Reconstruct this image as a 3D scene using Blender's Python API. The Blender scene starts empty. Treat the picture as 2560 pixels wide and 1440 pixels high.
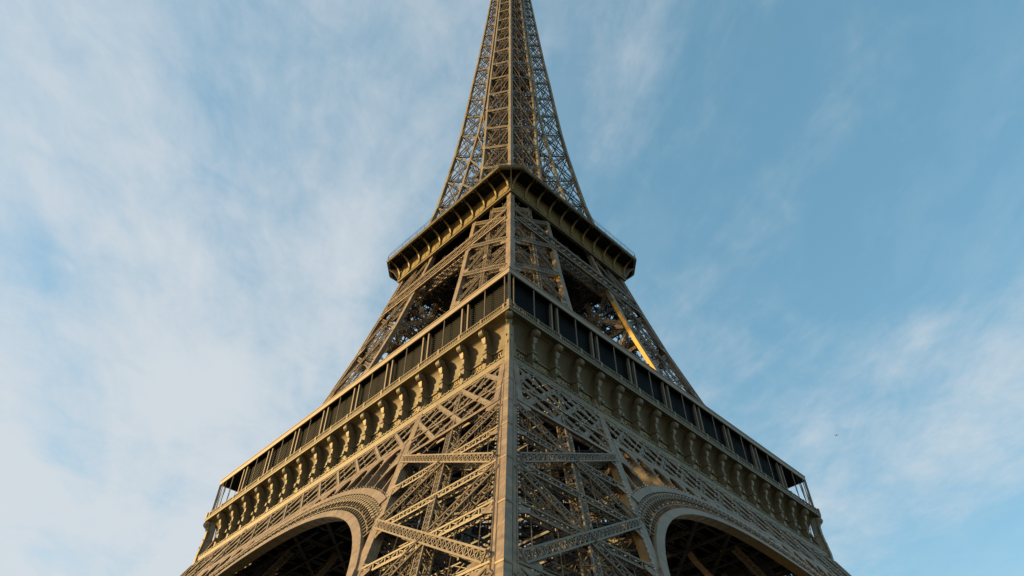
import bpy, math, random
from mathutils import Vector, Matrix
random.seed(7)
R = math.radians

# ------------------------------------------------------------------ camera
scene = bpy.context.scene
cd = bpy.data.cameras.new('camera'); cam = bpy.data.objects.new('camera', cd)
scene.collection.objects.link(cam); scene.camera = cam
CAM = Vector((-76.638, -77.565, 1.517))
HEAD, PITCH, ROLL = R(45.3117), R(44.9378), R(-0.2326)
fw = Vector((math.cos(HEAD)*math.cos(PITCH), math.sin(HEAD)*math.cos(PITCH), math.sin(PITCH)))
rt = Vector((math.sin(HEAD), -math.cos(HEAD), 0)); up = rt.cross(fw)
rt2 = math.cos(ROLL)*rt + math.sin(ROLL)*up; up2 = -math.sin(ROLL)*rt + math.cos(ROLL)*up
m = Matrix((rt2, up2, -fw)).transposed().to_4x4(); m.translation = CAM
cam.matrix_world = m
cd.sensor_width = 36; cd.lens = 36*1797.41/2560; cd.clip_start = 0.5; cd.clip_end = 40000
scene.render.resolution_x = 1024; scene.render.resolution_y = 576

# ------------------------------------------------------------------ world
SUN_EL, SUN_AZ = R(17), R(139)          # azimuth measured from +x towards +y
world = bpy.data.worlds.new('World'); scene.world = world; world.use_nodes = True
nt = world.node_tree; nt.nodes.clear()
def N(t, **k):
    n = nt.nodes.new(t)
    for a_, b_ in k.items(): setattr(n, a_, b_)
    return n
def L(a_, b_): nt.links.new(a_, b_)
def mth(op, x, y=None, clamp=False):
    n = N('ShaderNodeMath', operation=op); n.use_clamp = clamp
    for i, v in enumerate((x, y)):
        if v is None: continue
        if isinstance(v, (int, float)): n.inputs[i].default_value = v
        else: L(v, n.inputs[i])
    return n.outputs[0]
sky = N('ShaderNodeTexSky', sky_type='NISHITA', sun_disc=False)
sky.sun_elevation = SUN_EL; sky.sun_rotation = R(90) - SUN_AZ
sky.air_density = 1.0; sky.dust_density = 0.6; sky.ozone_density = 1.6
tc = N('ShaderNodeTexCoord')
# cirrus laid out on a plane high above the ground
sep = N('ShaderNodeSeparateXYZ'); L(tc.outputs['Generated'], sep.inputs[0])
zz = mth('MAXIMUM', sep.outputs[2], 0.08)
cx = mth('DIVIDE', sep.outputs[0], zz); cy = mth('DIVIDE', sep.outputs[1], zz)
comb = N('ShaderNodeCombineXYZ'); L(cx, comb.inputs[0]); L(cy, comb.inputs[1])
def cloud(scale, rot, sx, sy, detail, rough, dist, off):
    m0 = N('ShaderNodeMapping'); L(comb.outputs[0], m0.inputs[0]); m0.inputs['Rotation'].default_value = (0, 0, rot)
    mp = N('ShaderNodeMapping'); L(m0.outputs[0], mp.inputs[0]); mp.inputs['Scale'].default_value = (sx, sy, 1)
    mp.inputs['Location'].default_value = (off, off*.7, off*.3)
    n = N('ShaderNodeTexNoise'); n.inputs['Scale'].default_value = scale; n.inputs['Detail'].default_value = detail
    n.inputs['Roughness'].default_value = rough; n.inputs['Distortion'].default_value = dist
    L(mp.outputs[0], n.inputs['Vector']); return n.outputs['Fac']
big = cloud(0.9, R(20), 1.0, 1.0, 3, .5, .3, 2.4)
streak = cloud(2.3, R(-62), .42, 1.0, 9, .60, .5, 5.1)
ripple = cloud(9, R(-30), .8, 1.0, 7, .62, .5, 3.3)
# amount of cover rises towards the sun side (world -x,+y)
side = mth('SUBTRACT', mth('MULTIPLY', cy, .5), mth('MULTIPLY', cx, .5))
cov = mth('ADD', mth('MULTIPLY', side, .40), mth('MULTIPLY', mth('SUBTRACT', big, .5), 1.7))
fine = cloud(26, R(-50), .6, 1.0, 6, .6, .6, 1.3)
s1 = mth('ADD', mth('MULTIPLY', streak, 1.7), mth('ADD', mth('MULTIPLY', ripple, .62), mth('MULTIPLY', fine, .22)))
dens = mth('ADD', cov, mth('SUBTRACT', s1, 1.06))
mask = N('ShaderNodeMapRange', interpolation_type='SMOOTHSTEP'); L(dens, mask.inputs[0])
mask.inputs[1].default_value = -.28; mask.inputs[2].default_value = .88
mask.inputs[3].default_value = .03; mask.inputs[4].default_value = .90
wisp = cloud(1.5, R(-48), .30, 1.0, 8, .62, .7, 8.2)
wm = N('ShaderNodeMapRange', interpolation_type='SMOOTHSTEP'); L(mth('ADD', wisp, mth('MULTIPLY', ripple, .22)), wm.inputs[0])
wm.inputs[1].default_value = .42; wm.inputs[2].default_value = .98; wm.inputs[3].default_value = 0; wm.inputs[4].default_value = .28
cmask = mth('MAXIMUM', mask.outputs[0], wm.outputs[0])
hs = N('ShaderNodeHueSaturation'); L(sky.outputs[0], hs.inputs['Color'])
hs.inputs['Hue'].default_value = .484; hs.inputs['Saturation'].default_value = 1.32; hs.inputs['Value'].default_value = 1.0
gm = N('ShaderNodeGamma'); gm.inputs[1].default_value = .60; L(hs.outputs[0], gm.inputs[0])
vs = N('ShaderNodeVectorMath', operation='SCALE'); L(gm.outputs[0], vs.inputs[0]); vs.inputs['Scale'].default_value = 1.78
mix = N('ShaderNodeMix', data_type='RGBA'); L(cmask, mix.inputs[0]); L(vs.outputs[0], mix.inputs[6])
mix.inputs[7].default_value = (3.45, 3.65, 3.82, 1)
bg = N('ShaderNodeBackground'); bg.inputs[1].default_value = 0.105; L(mix.outputs[2], bg.inputs[0])
out = N('ShaderNodeOutputWorld'); L(bg.outputs[0], out.inputs[0])

sd = bpy.data.lights.new('sun', 'SUN'); sun = bpy.data.objects.new('sun', sd); scene.collection.objects.link(sun)
sd.energy = 4.7; sd.angle = R(3.0); sd.color = (1.0, .66, .25)
sv = Vector((math.cos(SUN_AZ)*math.cos(SUN_EL), math.sin(SUN_AZ)*math.cos(SUN_EL), math.sin(SUN_EL)))
sun.rotation_euler = sv.to_track_quat('Z', 'Y').to_euler(); sun.location = sv*400
scene.view_settings.view_transform = 'Standard'; scene.view_settings.look = 'None'
scene.view_settings.exposure = 0.92; scene.view_settings.gamma = 1

# ------------------------------------------------------------------ materials
def paint(name, col, rust=.35, rough=.5, scale=.6, var=.22, spec=.4):
    mt = bpy.data.materials.new(name); mt.use_nodes = True; t = mt.node_tree; n = t.nodes; b = n['Principled BSDF']; b.inputs['Specular IOR Level'].default_value = spec
    def nn(ty, **k):
        q = n.new(ty)
        for a_, b_ in k.items(): setattr(q, a_, b_)
        return q
    co = nn('ShaderNodeTexCoord')
    n1 = nn('ShaderNodeTexNoise'); n1.inputs['Scale'].default_value = scale; n1.inputs['Detail'].default_value = 7; n1.inputs['Roughness'].default_value = .65
    t.links.new(co.outputs['Object'], n1.inputs['Vector'])
    mp = nn('ShaderNodeMapping'); mp.inputs['Scale'].default_value = (1, 1, .22); t.links.new(co.outputs['Object'], mp.inputs[0])
    n2 = nn('ShaderNodeTexNoise'); n2.inputs['Scale'].default_value = 1.4; n2.inputs['Detail'].default_value = 9; n2.inputs['Roughness'].default_value = .7
    t.links.new(mp.outputs[0], n2.inputs['Vector'])
    r1 = nn('ShaderNodeValToRGB'); r1.color_ramp.elements[0].position = .3; r1.color_ramp.elements[1].position = .72
    lo = [c*(1-var) for c in col]; hi = [min(1, c*(1+var)) for c in col]
    r1.color_ramp.elements[0].color = (*lo, 1); r1.color_ramp.elements[1].color = (*hi, 1)
    t.links.new(n1.outputs['Fac'], r1.inputs[0])
    r2 = nn('ShaderNodeMapRange'); r2.inputs[1].default_value = .56; r2.inputs[2].default_value = .74; r2.inputs[3].default_value = 0; r2.inputs[4].default_value = rust
    t.links.new(n2.outputs['Fac'], r2.inputs[0])
    mx = nn('ShaderNodeMix', data_type='RGBA'); t.links.new(r2.outputs[0], mx.inputs[0]); t.links.new(r1.outputs[0], mx.inputs[6])
    mx.inputs[7].default_value = (.36, .17, .075, 1)
    mu = nn('ShaderNodeTexNoise'); mu.inputs['Scale'].default_value = 5.5; mu.inputs['Detail'].default_value = 8; mu.inputs['Roughness'].default_value = .7
    t.links.new(mp.outputs[0], mu.inputs['Vector'])
    gr = nn('ShaderNodeMapRange'); gr.inputs[1].default_value = .32; gr.inputs[2].default_value = .62; gr.inputs[3].default_value = 1-var*1.1; gr.inputs[4].default_value = 1.0
    t.links.new(mu.outputs['Fac'], gr.inputs[0])
    gm_ = nn('ShaderNodeMix', data_type='RGBA', blend_type='MULTIPLY'); gm_.inputs[0].default_value = 1
    t.links.new(mx.outputs[2], gm_.inputs[6]); t.links.new(gr.outputs[0], gm_.inputs[7]); 
    sn = nn('ShaderNodeVectorMath', operation='SNAP'); sn.inputs[1].default_value = (2.3, 2.3, 2.7); t.links.new(co.outputs['Object'], sn.inputs[0])
    wn = nn('ShaderNodeTexWhiteNoise'); t.links.new(sn.outputs[0], wn.inputs['Vector'])
    pr_ = nn('ShaderNodeMapRange'); pr_.inputs[3].default_value = 1-var*.45; pr_.inputs[4].default_value = 1+var*.35; t.links.new(wn.outputs['Value'], pr_.inputs[0])
    g2 = nn('ShaderNodeMix', data_type='RGBA', blend_type='MULTIPLY'); g2.inputs[0].default_value = 1
    t.links.new(gm_.outputs[2], g2.inputs[6]); t.links.new(pr_.outputs[0], g2.inputs[7]); t.links.new(g2.outputs[2], b.inputs['Base Color'])
    r3 = nn('ShaderNodeMapRange'); r3.inputs[3].default_value = rough-.08; r3.inputs[4].default_value = rough+.15
    t.links.new(n1.outputs['Fac'], r3.inputs[0]); t.links.new(r3.outputs[0], b.inputs['Roughness'])
    return mt
IRON = paint('bronze_painted_iron', (.185, .150, .080), rust=.45, var=.3)
IRON2 = paint('weathered_bronze_iron', (.225, .168, .102), rust=.8, scale=1.3, var=.36)
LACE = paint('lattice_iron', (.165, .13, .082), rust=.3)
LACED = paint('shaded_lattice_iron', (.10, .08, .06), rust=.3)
INNER = paint('inner_shade_iron', (.026, .026, .026), rust=.1)  # same iron, darkened so the interior shade sits in the colour
DARK = paint('dark_soffit_iron', (.008, .0095, .010), rust=.02, rough=.7, spec=.1)  # near-black: soffit shade put into the colour; screen panels share it
OCHRE = paint('painted_sun_ochre', (.62, .36, .035), rust=.3, var=.15)  # sunlit orange of the upper rib faces put into the colour
OLIVE = paint('painted_sun_olive', (.21, .155, .055), rust=.3)  # golden light on arch soffit and cove put into the base colour
ORANGE = paint('painted_sun_orange', (.34, .175, .05), rust=.6)  # duller sunlit orange of the lower ribs put into the colour
NICHE = paint('niche_shade_iron', (.13, .10, .05), rust=.25, spec=.2)  # iron darkened to hold the shade of the recessed bays
PALE = paint('pale_fascia_paint', (.25, .20, .135), rust=.06, var=.08)
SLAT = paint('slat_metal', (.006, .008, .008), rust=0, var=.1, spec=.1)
GOLD = paint('gilded_lettering', (.42, .32, .15), rust=0, var=.1)
GLASSY = paint('lamp_glass', (.50, .44, .34), rust=0, rough=.25, var=.08)
WHITE = paint('airliner_paint', (.35, .38, .42), rust=0, var=.05)
GROUND = paint('dark_park_ground', (.045, .045, .035), rust=.05, scale=.3)

# ------------------------------------------------------------------ profile
ZP = [0, 50, 57, 80, 91.5, 101.6, 111, 120, 131.5, 138, 148, 159, 169, 183, 195, 210, 230, 255, 276, 300]
AP = [61.5, 35.2, 32.75, 24.85, 21.7, 19.35, 17.26, 15.6, 13.85, 12.85, 11.8, 10.7, 9.9, 9.05, 8.4, 7.45, 6.4, 5.15, 4.2, 3.2]
ZC = [0, 50, 57, 81.8, 101.5, 110, 120, 132, 139, 149, 160, 172, 300]
CP = [46.0, 19.65, 17.3, 10.4, 7.35, 6.4, 5.0, 3.7, 3.0, 2.2, 1.2, .35, .35]
def interp(z, X, Y):
    if z <= X[0]: return Y[0]
    for i in range(len(X)-1):
        if z <= X[i+1]: return Y[i] + (Y[i+1]-Y[i])*(z-X[i])/(X[i+1]-X[i])
    return Y[-1]
a = lambda z: interp(z, ZP, AP)
c = lambda z: interp(z, ZC, CP)

# ------------------------------------------------------------------ mesh helpers
class MB:
    def __init__(s): s.v = []; s.f = []
    def add(s, vs, fs):
        o = len(s.v); s.v += [tuple(x) for x in vs]; s.f += [tuple(i+o for i in q) for q in fs]
    def hexa(s, b, t):                         # bottom quad + top quad
        s.add(list(b)+list(t), [(3, 2, 1, 0), (4, 5, 6, 7), (0, 1, 5, 4), (1, 2, 6, 5), (2, 3, 7, 6), (3, 0, 4, 7)])
    def box(s, lo, hi):
        x0, y0, z0 = lo; x1, y1, z1 = hi
        s.hexa([(x0, y0, z0), (x1, y0, z0), (x1, y1, z0), (x0, y1, z0)], [(x0, y0, z1), (x1, y0, z1), (x1, y1, z1), (x0, y1, z1)])
    def bar(s, p, q, w, h=None, n=None):       # w across n, h along n
        p = Vector(p); q = Vector(q); d = q-p
        if d.length < 1e-4: return
        if h is None: h = w
        n = Vector(n) if n is not None else (Vector((0, 0, 1)) if abs(d.normalized().z) < .95 else Vector((1, 0, 0)))
        sd_ = d.cross(n)
        if sd_.length < 1e-6: sd_ = d.cross(Vector((.3, .5, .8)))
        sd_.normalize(); nn_ = sd_.cross(d).normalized()
        u_ = sd_*(w/2); k_ = nn_*(h/2)
        s.hexa([p-u_-k_, p+u_-k_, p+u_+k_, p-u_+k_], [q-u_-k_, q+u_-k_, q+u_+k_, q-u_+k_])
    def loft(s, secs, cap=True, close=True):   # list of same-length rings
        o = len(s.v); n = len(secs[0])
        for r_ in secs: s.v += [tuple(x) for x in r_]
        for i in range(len(secs)-1):
            for j in range(n if close else n-1):
                k = (j+1) % n
                s.f.append((o+i*n+j, o+i*n+k, o+(i+1)*n+k, o+(i+1)*n+j))
        if cap:
            s.f.append(tuple(o+j for j in range(n-1, -1, -1))); s.f.append(tuple(o+(len(secs)-1)*n+j for j in range(n)))
    def cyl(s, p, q, r, n=8, r2=None):
        p = Vector(p); q = Vector(q); d = (q-p).normalized(); t = Vector((0, 0, 1)) if abs(d.z) < .9 else Vector((1, 0, 0))
        e1 = d.cross(t).normalized(); e2 = d.cross(e1); r2 = r if r2 is None else r2
        s.loft([[p+e1*r*math.cos(x)+e2*r*math.sin(x) for x in [2*math.pi*i/n for i in range(n)]],
                [q+e1*r2*math.cos(x)+e2*r2*math.sin(x) for x in [2*math.pi*i/n for i in range(n)]]])
    def prism(s, poly, ex):                    # planar polygon extruded by vector
        n = len(poly); ex = Vector(ex); A_ = [Vector(x) for x in poly]; B_ = [x+ex for x in A_]
        s.add(A_+B_, [tuple(range(n-1, -1, -1)), tuple(range(n, 2*n))] + [(i, (i+1) % n, (i+1) % n+n, i+n) for i in range(n)])
    def xlat(s, p, q, wv, w, ch, lc, bay, n):  # flat lattice strip: two chords and X lacing; wv = width dir
        p = Vector(p); q = Vector(q); wv = Vector(wv).normalized()*w/2; Lg = (q-p).length
        s.bar(p-wv, q-wv, ch, ch, n); s.bar(p+wv, q+wv, ch, ch, n)
        k = max(1, round(Lg/bay))
        for i in range(k):
            A_ = p+(q-p)*i/k; B_ = p+(q-p)*(i+1)/k
            s.bar(A_-wv, B_+wv, lc, lc*.6, n); s.bar(A_+wv, B_-wv, lc, lc*.6, n)
    def boxlat(s, p, q, nw, nd, W, D, ch, lc, bay, posts=True):
        p = Vector(p); q = Vector(q); ax = (q-p).normalized()
        nd = Vector(nd); nd = (nd-ax*nd.dot(ax)).normalized(); nw = nd.cross(ax).normalized()
        wv = nw*W/2; dv = nd*D/2; Lg = (q-p).length; k = max(1, round(Lg/bay))
        for sg in ((-1, -1), (1, -1), (-1, 1), (1, 1)):
            o_ = wv*sg[0]+dv*sg[1]; s.bar(p+o_, q+o_, ch, ch, nd)
        for i in range(k):
            A_ = p+(q-p)*i/k; B_ = p+(q-p)*(i+1)/k
            for sg in (-1, 1):
                o_ = dv*sg
                s.bar(A_-wv+o_, B_+wv+o_, lc, lc*.6, nd); s.bar(A_+wv+o_, B_-wv+o_, lc, lc*.6, nd)
                if posts: s.bar(A_-wv+o_, A_+wv+o_, lc*1.4, lc, nd)
                o2 = wv*sg
                if (i % 2) ^ (sg > 0): s.bar(A_-dv+o2, B_+dv+o2, lc, lc*.6, nw)
                else: s.bar(A_+dv+o2, B_-dv+o2, lc, lc*.6, nw)
    def mesh(s, name):
        me = bpy.data.meshes.new(name); me.from_pydata(s.v, [], s.f); me.update(); return me
    def build(s, name, mat, parent=None, label=None, smooth=False):
        me = s.mesh(name); me.materials.append(mat); o = bpy.data.objects.new(name, me); scene.collection.objects.link(o)
        if smooth:
            for pl in me.polygons: pl.use_smooth = True
        if parent: o.parent = parent
        if label: o['label'] = label
        return o
def dup(o, parent, rz=None, loc=None, sc=None):
    q = o.copy(); scene.collection.objects.link(q); q.parent = parent
    if rz is not None: q.rotation_euler = (0, 0, rz)
    if loc is not None: q.location = loc
    if sc is not None: q.scale = sc
    for ch in list(o.children):
        g = ch.copy(); scene.collection.objects.link(g); g.parent = q
    return q
def four(o, parent):
    return [dup(o, parent, rz=k*math.pi/2) for k in (1, 2, 3)]

tower = bpy.data.objects.new('lattice_tower', None); scene.collection.objects.link(tower)
tower['label'] = 'tall bronze iron lattice tower with arches, two galleries and a tapering top'
tower['category'] = 'tower'

# ------------------------------------------------------------------ one leg (corner -x,-y)
KN = [0, 17, 28, 39, 50, 57, 62, 70, 80, 91.5, 101.6, 106, 111, 116, 120, 126, 131.5, 138, 148, 159, 169, 178]
def rafter(mb, z0, z1, w, kind, dw=0, closed=True):
    zs = [z0]+[z for z in KN if z0 < z < z1]+[z1]; secs = []
    for z in zs:
        A_ = a(z)+dw; C_ = c(z)
        if kind == 'oo': x0, x1, y0, y1 = -A_, -A_+w+dw, -A_, -A_+w+dw
        if kind == 'oi': x0, x1, y0, y1 = -A_, -A_+w*.8, -C_-w, -C_
        if kind == 'io': x0, x1, y0, y1 = -C_-w, -C_, -A_, -A_+w*.8
        if kind == 'ii': x0, x1, y0, y1 = -C_-w, -C_, -C_-w, -C_
        secs.append([(x0, y0, z), (x1, y0, z), (x1, y1, z), (x0, y1, z)])
    mb.loft(secs)
def PF(kind, t, z, w, d=0):
    A_ = a(z); C_ = c(z); s_ = -(A_-w)+t*(A_-C_-2*w)
    if kind == 'xo': return Vector((-A_+d, s_, z))
    if kind == 'yo': return Vector((s_, -A_+d, z))
    if kind == 'xi': return Vector((-C_-d, s_, z))
    return Vector((s_, -C_-d, z))
ND = {'xo': (1, 0, 0), 'yo': (0, 1, 0), 'xi': (1, 0, 0), 'yi': (0, 1, 0)}
lampspots = []
def lamps_along(kind, t0, z0, t1, z1, w, n, d=-.12, dz=0):
    if kind in ('xi', 'yi'): return
    for i in range(n):
        u = (i+.5)/n; q = PF(kind, t0+(t1-t0)*u, z0+(z1-z0)*u, w, d); q.z += dz
        lampspots.append(q)

def lower_leg():
    w = 1.05; mb = MB()
    for k in ('oo', 'oi', 'io', 'ii'): rafter(mb, 0, 57, w, k)
    # raised cover plate down the outer corner
    zs = [0, 17, 28, 39, 49.9]
    mb.loft([[(-a(z)-.16, -a(z)-.16, z), (-a(z)+.42, -a(z)-.16, z), (-a(z)+.42, -a(z)+.42, z), (-a(z)-.16, -a(z)+.42, z)] for z in zs])
    # thin seam straps and rivet ribs
    for z in (6, 11.5, 17, 22.5, 28, 33.5, 38.5, 44):
        A_ = a(z)
        mb.box((-A_-.19, -A_-.19, z), (-A_+.45, -A_+.45, z+.12))
    for k in (.62, .98):
        for (f_) in (0, 1):
            pts = [(-a(z)-.03, -a(z)+k, z) for z in zs]
            if f_: pts = [(p_[1], p_[0], p_[2]) for p_ in pts]
            for i in range(len(pts)-1): mb.bar(pts[i], pts[i+1], .07, .07)
    br = MB(); be = MB(); gs = mb; vp = MB()
    nodes = [6.6, 17.4, 28.2, 39.0]
    for kind in ('xo', 'yo', 'xi', 'yi'):
        nd = ND[kind]; fine = kind in ('xo', 'yo')
        wv = Vector((0, 0, 1)) if False else None
        d0 = .55
        for i, z in enumerate(nodes):
            zt = z+10.8
            # box beam rising inward
            if z < 38:
                be.boxlat(PF(kind, 0, z+.4, w, d0), PF(kind, 1, zt+.3, w, d0), None, nd, .64, 1.6, .13 if fine else .09, .075 if fine else .05, .9 if fine else 1.8)
                lamps_along(kind, .04, z+.7, .96, zt+.5, w, 26, d=.35, dz=-.1)
                # pair of slender lattices falling inward
                be.boxlat(PF(kind, 0, zt-.8, w, .35), PF(kind, 1, z+.5, w, .35), None, nd, .64, .9, .11 if fine else .09, .065 if fine else .05, .9 if fine else 1.8)
                lamps_along(kind, .05, zt-.9, .97, z+.5, w, 12, d=.1)
                # horizontals: panel top, middle and quarter
                for zh, wd in ((z+5.5, .5), (z-.1, .42)):
                    br.boxlat(PF(kind, 0, zh, w, .35), PF(kind, 1, zh, w, .35), None, nd, wd, .55, .13, .07, 1.3)
                    br.bar(PF(kind, 0, zh+wd/2, w, .02), PF(kind, 1, zh+wd/2, w, .02), .16, .06, nd)
                    lamps_along(kind, .03, zh, .97, zh, w, 11, d=.0)
                zh = z+8.3
                br.xlat(PF(kind, 0, zh, w, 1.9), PF(kind, 1, zh, w, 1.9), (0, 0, 1), .6, .09, .05, 1.3, nd)
                br.xlat(PF(kind, 0, z+2.8, w, 1.9), PF(kind, 1, z+2.8, w, 1.9), (0, 0, 1), .6, .09, .05, 1.3, nd)
                for t in (.12, .3, .68, .86):
                    br.bar(PF(kind, t, z, w, .5), PF(kind, t, z+5.5, w, .5), .05)
                    br.bar(PF(kind, t, z+5.5, w, .9), PF(kind, t, zt, w, .9), .05)
            # gussets
            for (t, zz_) in ((0, z), (1, zt-.2)):
                if zz_ > 41: continue
                sg = 1 if t == 0 else -1
                W_ = (a(zz_)-c(zz_)-2*w)
                P0 = [(t, zz_-1.5), (t+sg*.35/W_, zz_-.95), (t+sg*1.9/W_, zz_-.15+sg*.25), (t+sg*1.8/W_, zz_+.2+sg*.5), (t+sg*.4/W_, zz_+.9), (t, zz_+1.5)]
                gs.prism([PF(kind, q[0], q[1], w, .02) for q in P0], Vector(nd)*.09)
            for (t, zz_) in ((0, z+5.5), (1, z+5.5), (1, z)):
                if zz_ > 40: continue
                sg = 1 if t == 0 else -1; W_ = (a(zz_)-c(zz_)-2*w)
                P0 = [(t, zz_-.9), (t+sg*1.1/W_, zz_-.35), (t+sg*1.1/W_, zz_+.35), (t, zz_+.9)]
                gs.prism([PF(kind, q[0], q[1], w, .02) for q in P0], Vector(nd)*.09)
            if i < 3:                       # node plate on the crossing
                zc_ = z+5.7; gs.prism([PF(kind, .5-.05, zc_-.45, w, -.02), PF(kind, .5+.07, zc_-.2, w, -.02), PF(kind, .5+.06, zc_+.6, w, -.02), PF(kind, .5-.06, zc_+.3, w, -.02)], Vector(nd)*.1)
        # lattice post in the middle of the face
        pts = []
        for z in (0, 50):
            A_ = a(z); p_ = Vector((-A_+.6, -A_+7.95, z))
            if kind == 'yo': p_ = Vector((p_.y, p_.x, z))
            if kind == 'xi': p_ = Vector((-c(z)-.6, -c(z)-7.2, z))
            if kind == 'yi': p_ = Vector((-c(z)-7.2, -c(z)-.6, z))
            pts.append(p_)
        vp.boxlat(pts[0], pts[1], None, nd, .85, .8, .13, .08, .85)
    leg = mb.build('lower_leg', IRON2, tower)
    # internal lift rails, stair and diaphragms
    inn = MB()
    for (ox, oy) in ((5, 5), (5, 9.5), (9.5, 5), (9.5, 9.5), (3, 7), (7, 3), (11.5, 7.5), (7.5, 11.5)):
        inn.boxlat((-a(0)+ox, -a(0)+oy, 0), (-a(50)+ox, -a(50)+oy, 50), None, (1, 1, 0), .5, .5, .12, .06, 1.6)
    for z in [x*2.7+4 for x in range(17)]:
        A_ = a(z); C_ = c(z)
        for o_ in (5, 9.5):
            inn.bar((-A_+1, -A_+o_, z), (-C_-1, -A_+o_, z), .16); inn.bar((-A_+o_, -A_+1, z), (-A_+o_, -C_-1, z), .16)
        inn.bar((-A_+1, -A_+1, z), (-C_-1, -C_-1, z), .14); inn.bar((-A_+1, -C_-1, z), (-C_-1, -A_+1, z), .14)
        inn.bar((-A_+5, -A_+5, z), (-A_+9.5, -A_+9.5, z+2.7), .12); inn.bar((-A_+3, -A_+7, z), (-A_+7, -A_+3, z+2.7), .12)
    for z in (17.4, 28.2, 39):
        A_ = a(z); C_ = c(z)
        inn.boxlat((-A_+1, -A_+1, z), (-C_-1, -C_-1, z), None, (0, 0, 1), .7, .8, .14, .08, 1.2)
        inn.boxlat((-A_+1, -C_-1, z), (-C_-1, -A_+1, z), None, (0, 0, 1), .7, .8, .14, .08, 1.2)
    # lift cabin shaft wall
    inn.box((-a(30)+9.6, -a(30)+9.6, 27), (-a(30)+11.4, -a(30)+11.4, 33.5))
    ch = [be.build('box_beam', LACE, leg), br.build('bracing', LACE, leg),
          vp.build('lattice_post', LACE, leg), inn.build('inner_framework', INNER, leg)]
    four(leg, tower)
lower_leg()

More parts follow.
